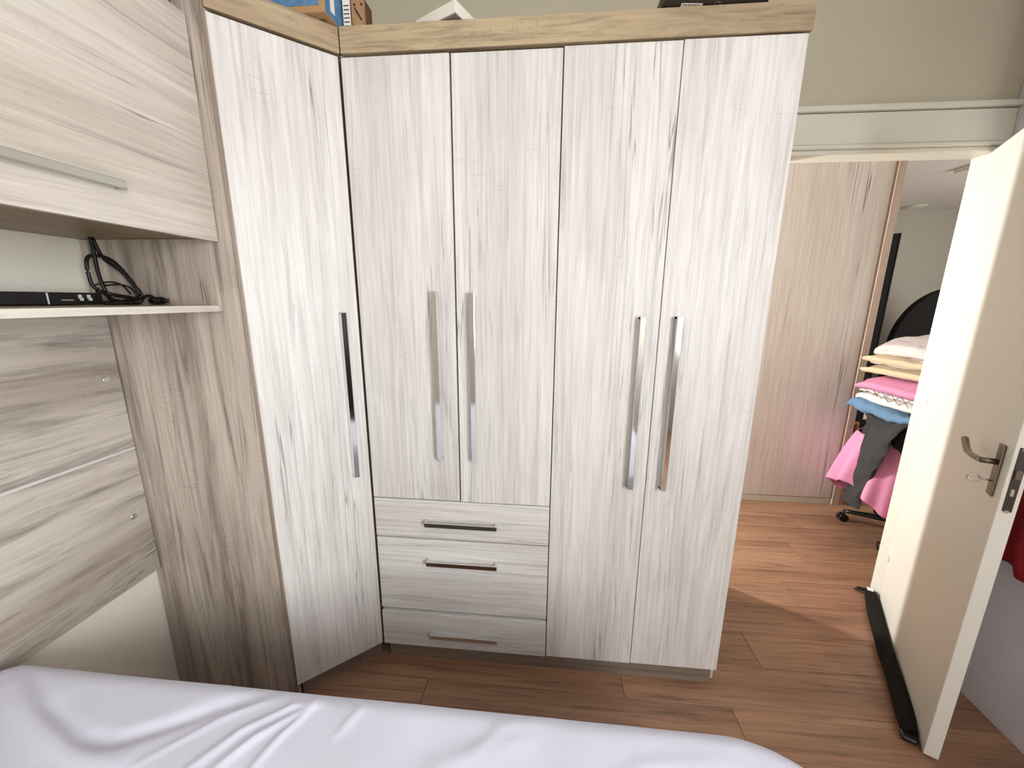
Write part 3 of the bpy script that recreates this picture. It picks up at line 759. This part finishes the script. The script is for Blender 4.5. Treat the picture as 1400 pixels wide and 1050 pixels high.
def folded(cx, cy_, z0, wx, wy, t, layers, rot, seed, wr=.008, droop=.03, gap=.003, tip=0.0):
    """a cloth folded back and forth: layers joined by round U-turns, swept across its depth with soft rounded edges"""
    path = []; R_ = (t + gap) / 2
    for k in range(layers):
        z = t / 2 + k * (t + gap); sgn = -1 if k % 2 == 0 else 1     # even layers run towards -x
        xs = np.linspace(-sgn * wx / 2, sgn * wx / 2, 26)
        path += [(x, z) for x in xs]
        if k < layers - 1:
            for q in range(1, 8):
                an = math.pi * q / 8; path.append((sgn * (wx / 2 + R_ * math.sin(an)), z + R_ * (1 - math.cos(an))))
    n = len(path); ny = 34; g = G(); rows = []
    for j in range(ny):
        v = j / (ny - 1); y = (v - .5) * wy; e = 1 - abs(2 * v - 1) ** 6; k = .25 + .75 * math.sqrt(max(e, 0)); ring = []
        shrink = 1 - .03 * abs(2 * v - 1) ** 4 + .015 * noise.noise(Vector((v * 5, seed, 1)))
        up_, dn_ = [], []
        for i, (x, z) in enumerate(path):
            a_ = path[max(i - 1, 0)]; b_ = path[min(i + 1, n - 1)]; tx, tz_ = b_[0] - a_[0], b_[1] - a_[1]; l = math.hypot(tx, tz_) or 1
            nx, nz = -tz_ / l, tx / l; kk = k * (1 if 2 < i < n - 3 else .55)
            h = wr * noise.noise(Vector((x * 7 + seed, y * 7, z * 9))) + wr * .5 * noise.noise(Vector((x * 17 + seed, y * 19, 3 + z * 9)))
            dr = -droop * max(0, (-x / (wx / 2)) - .35) ** 2 - droop * .7 * max(0, abs(2 * v - 1) - .5) ** 2 + tip * x
            for sg, lst in ((1, up_), (-1, dn_)):
                px = x * shrink + nx * sg * t / 2 * kk; pz = z + nz * sg * t / 2 * kk + h + dr; py = y + wr * noise.noise(Vector((x * 5, seed + 4, z * 30)))
                X = px * math.cos(rot) - py * math.sin(rot); Y = px * math.sin(rot) + py * math.cos(rot)
                lst.append(g.bm.verts.new((cx + X, cy_ + Y, z0 + pz)))
        rows.append(up_ + dn_[::-1])
    for A, B in zip(rows, rows[1:]):
        for i in range(len(A)): g.bm.faces.new((A[i], A[(i + 1) % len(A)], B[(i + 1) % len(A)], B[i])).smooth = True
    for A in (rows[0], rows[-1]):
        m_ = len(A)
        for i in range(m_ // 2 - 1): g.bm.faces.new((A[i], A[i + 1], A[m_ - 2 - i], A[m_ - 1 - i]))
    return g


cloth('dark_bundle', 'charcoal crumpled cloth bundle under the blue shirt', 'clothing', slab(2.405, 2.555, .605, .55, .48, .262, .06, .022, 2, .02, 3, 1, nu=110, nv=24), 'dark_cl')
cloth('blue_shirt', 'crumpled blue shirt in the clothes pile above the dark trousers', 'shirt', folded(2.40, 2.545, .872, .60, .50, .030, 2, .10, 2, .030, .03), 'bluecl')
wsh = thing('white_shirt', 'folded white shirt with thin dark zigzag lines in the clothes pile', 'shirt', (2.42, 2.54, .945), GRP)
folded(2.42, 2.54, .945, .57, .49, .024, 3, .06, 3, .007, .05).build('cloth', 'white_cl', wsh)
cloth('pink_shirt', 'folded pink jersey shirt between the white shirt and the beige blanket', 'clothing', folded(2.40, 2.55, 1.030, .57, .50, .066, 1, .12, 4, .007, .085, tip=.02), 'pinkdeep')
bbl = thing('beige_blanket', 'thick folded beige fleece blanket on the pink shirt', 'blanket', (2.43, 2.54, 1.10), GRP)
folded(2.425, 2.54, 1.102, .60, .52, .062, 2, .08 + math.pi, 5, .008, .02, .005).build('cloth', 'beige', bbl)
cloth('knit_blanket', 'white lilac striped knit blanket on top of the clothes pile', 'blanket', folded(2.47, 2.54, 1.232, .54, .50, .030, 4, .10, 6, .014, .09, .004, tip=.10), 'lilac')


def trous(u, v):
    t = v
    P = [(2.40, 2.46, .895), (2.22, 2.46, .885), (2.10, 2.475, .80), (2.075, 2.49, .66), (2.068, 2.52, .48), (2.060, 2.56, .245)]
    f = t * (len(P) - 1); i = min(int(f), len(P) - 2); w = f - i
    a, b, c, d = (Vector(P[max(i - 1, 0)]), Vector(P[i]), Vector(P[i + 1]), Vector(P[min(i + 2, len(P) - 1)]))
    p = 0.5 * (2 * b + (c - a) * w + (2 * a - 5 * b + 4 * c - d) * w * w + (3 * b - a - 3 * c + d) * w ** 3)
    wid = (.175 - .075 * t ** .8 + .008 * math.sin(t * 13)); th = .024
    an = 2 * math.pi * u
    tan = (c - b).normalized(); side = Vector((.25, 1, 0)).normalized(); nor = side.cross(tan).normalized()
    cr = 0.005 * math.sin(t * 34 + 3 * math.sin(u * 6.28 + t * 5)) + .016 * noise.noise(Vector((math.cos(an) * 1.6, math.sin(an) * 1.6, t * 8)))
    return p + side * math.cos(an) * wid * .9 + nor * math.sin(an) * th + nor * cr * (1 if math.sin(an) > 0 else .3)


tr = G().grid(trous, 60, 90, closeu=True)
cloth('dark_trousers', 'charcoal trousers hanging over the chair edge in front of the pink sheet', 'trousers', tr, 'dark_cl')

# thin woven lines on the white shirt: a zigzag along its left and front folds; a small motif on the beige blanket
for off_ in (0, 1):
    zz = []
    for k in range(6):
        y = 2.36 + k * .075; zc = .978 + (.030 if (k + off_) % 2 else -.020)
        zz.append((2.1215 + (2.54 - y) * -.05 + (.004 if (k + off_) % 2 else -.006), y, zc))
    G().tube(zz, .0018, 5, smooth=1).build('zigzag_line', 'ink', wsh)
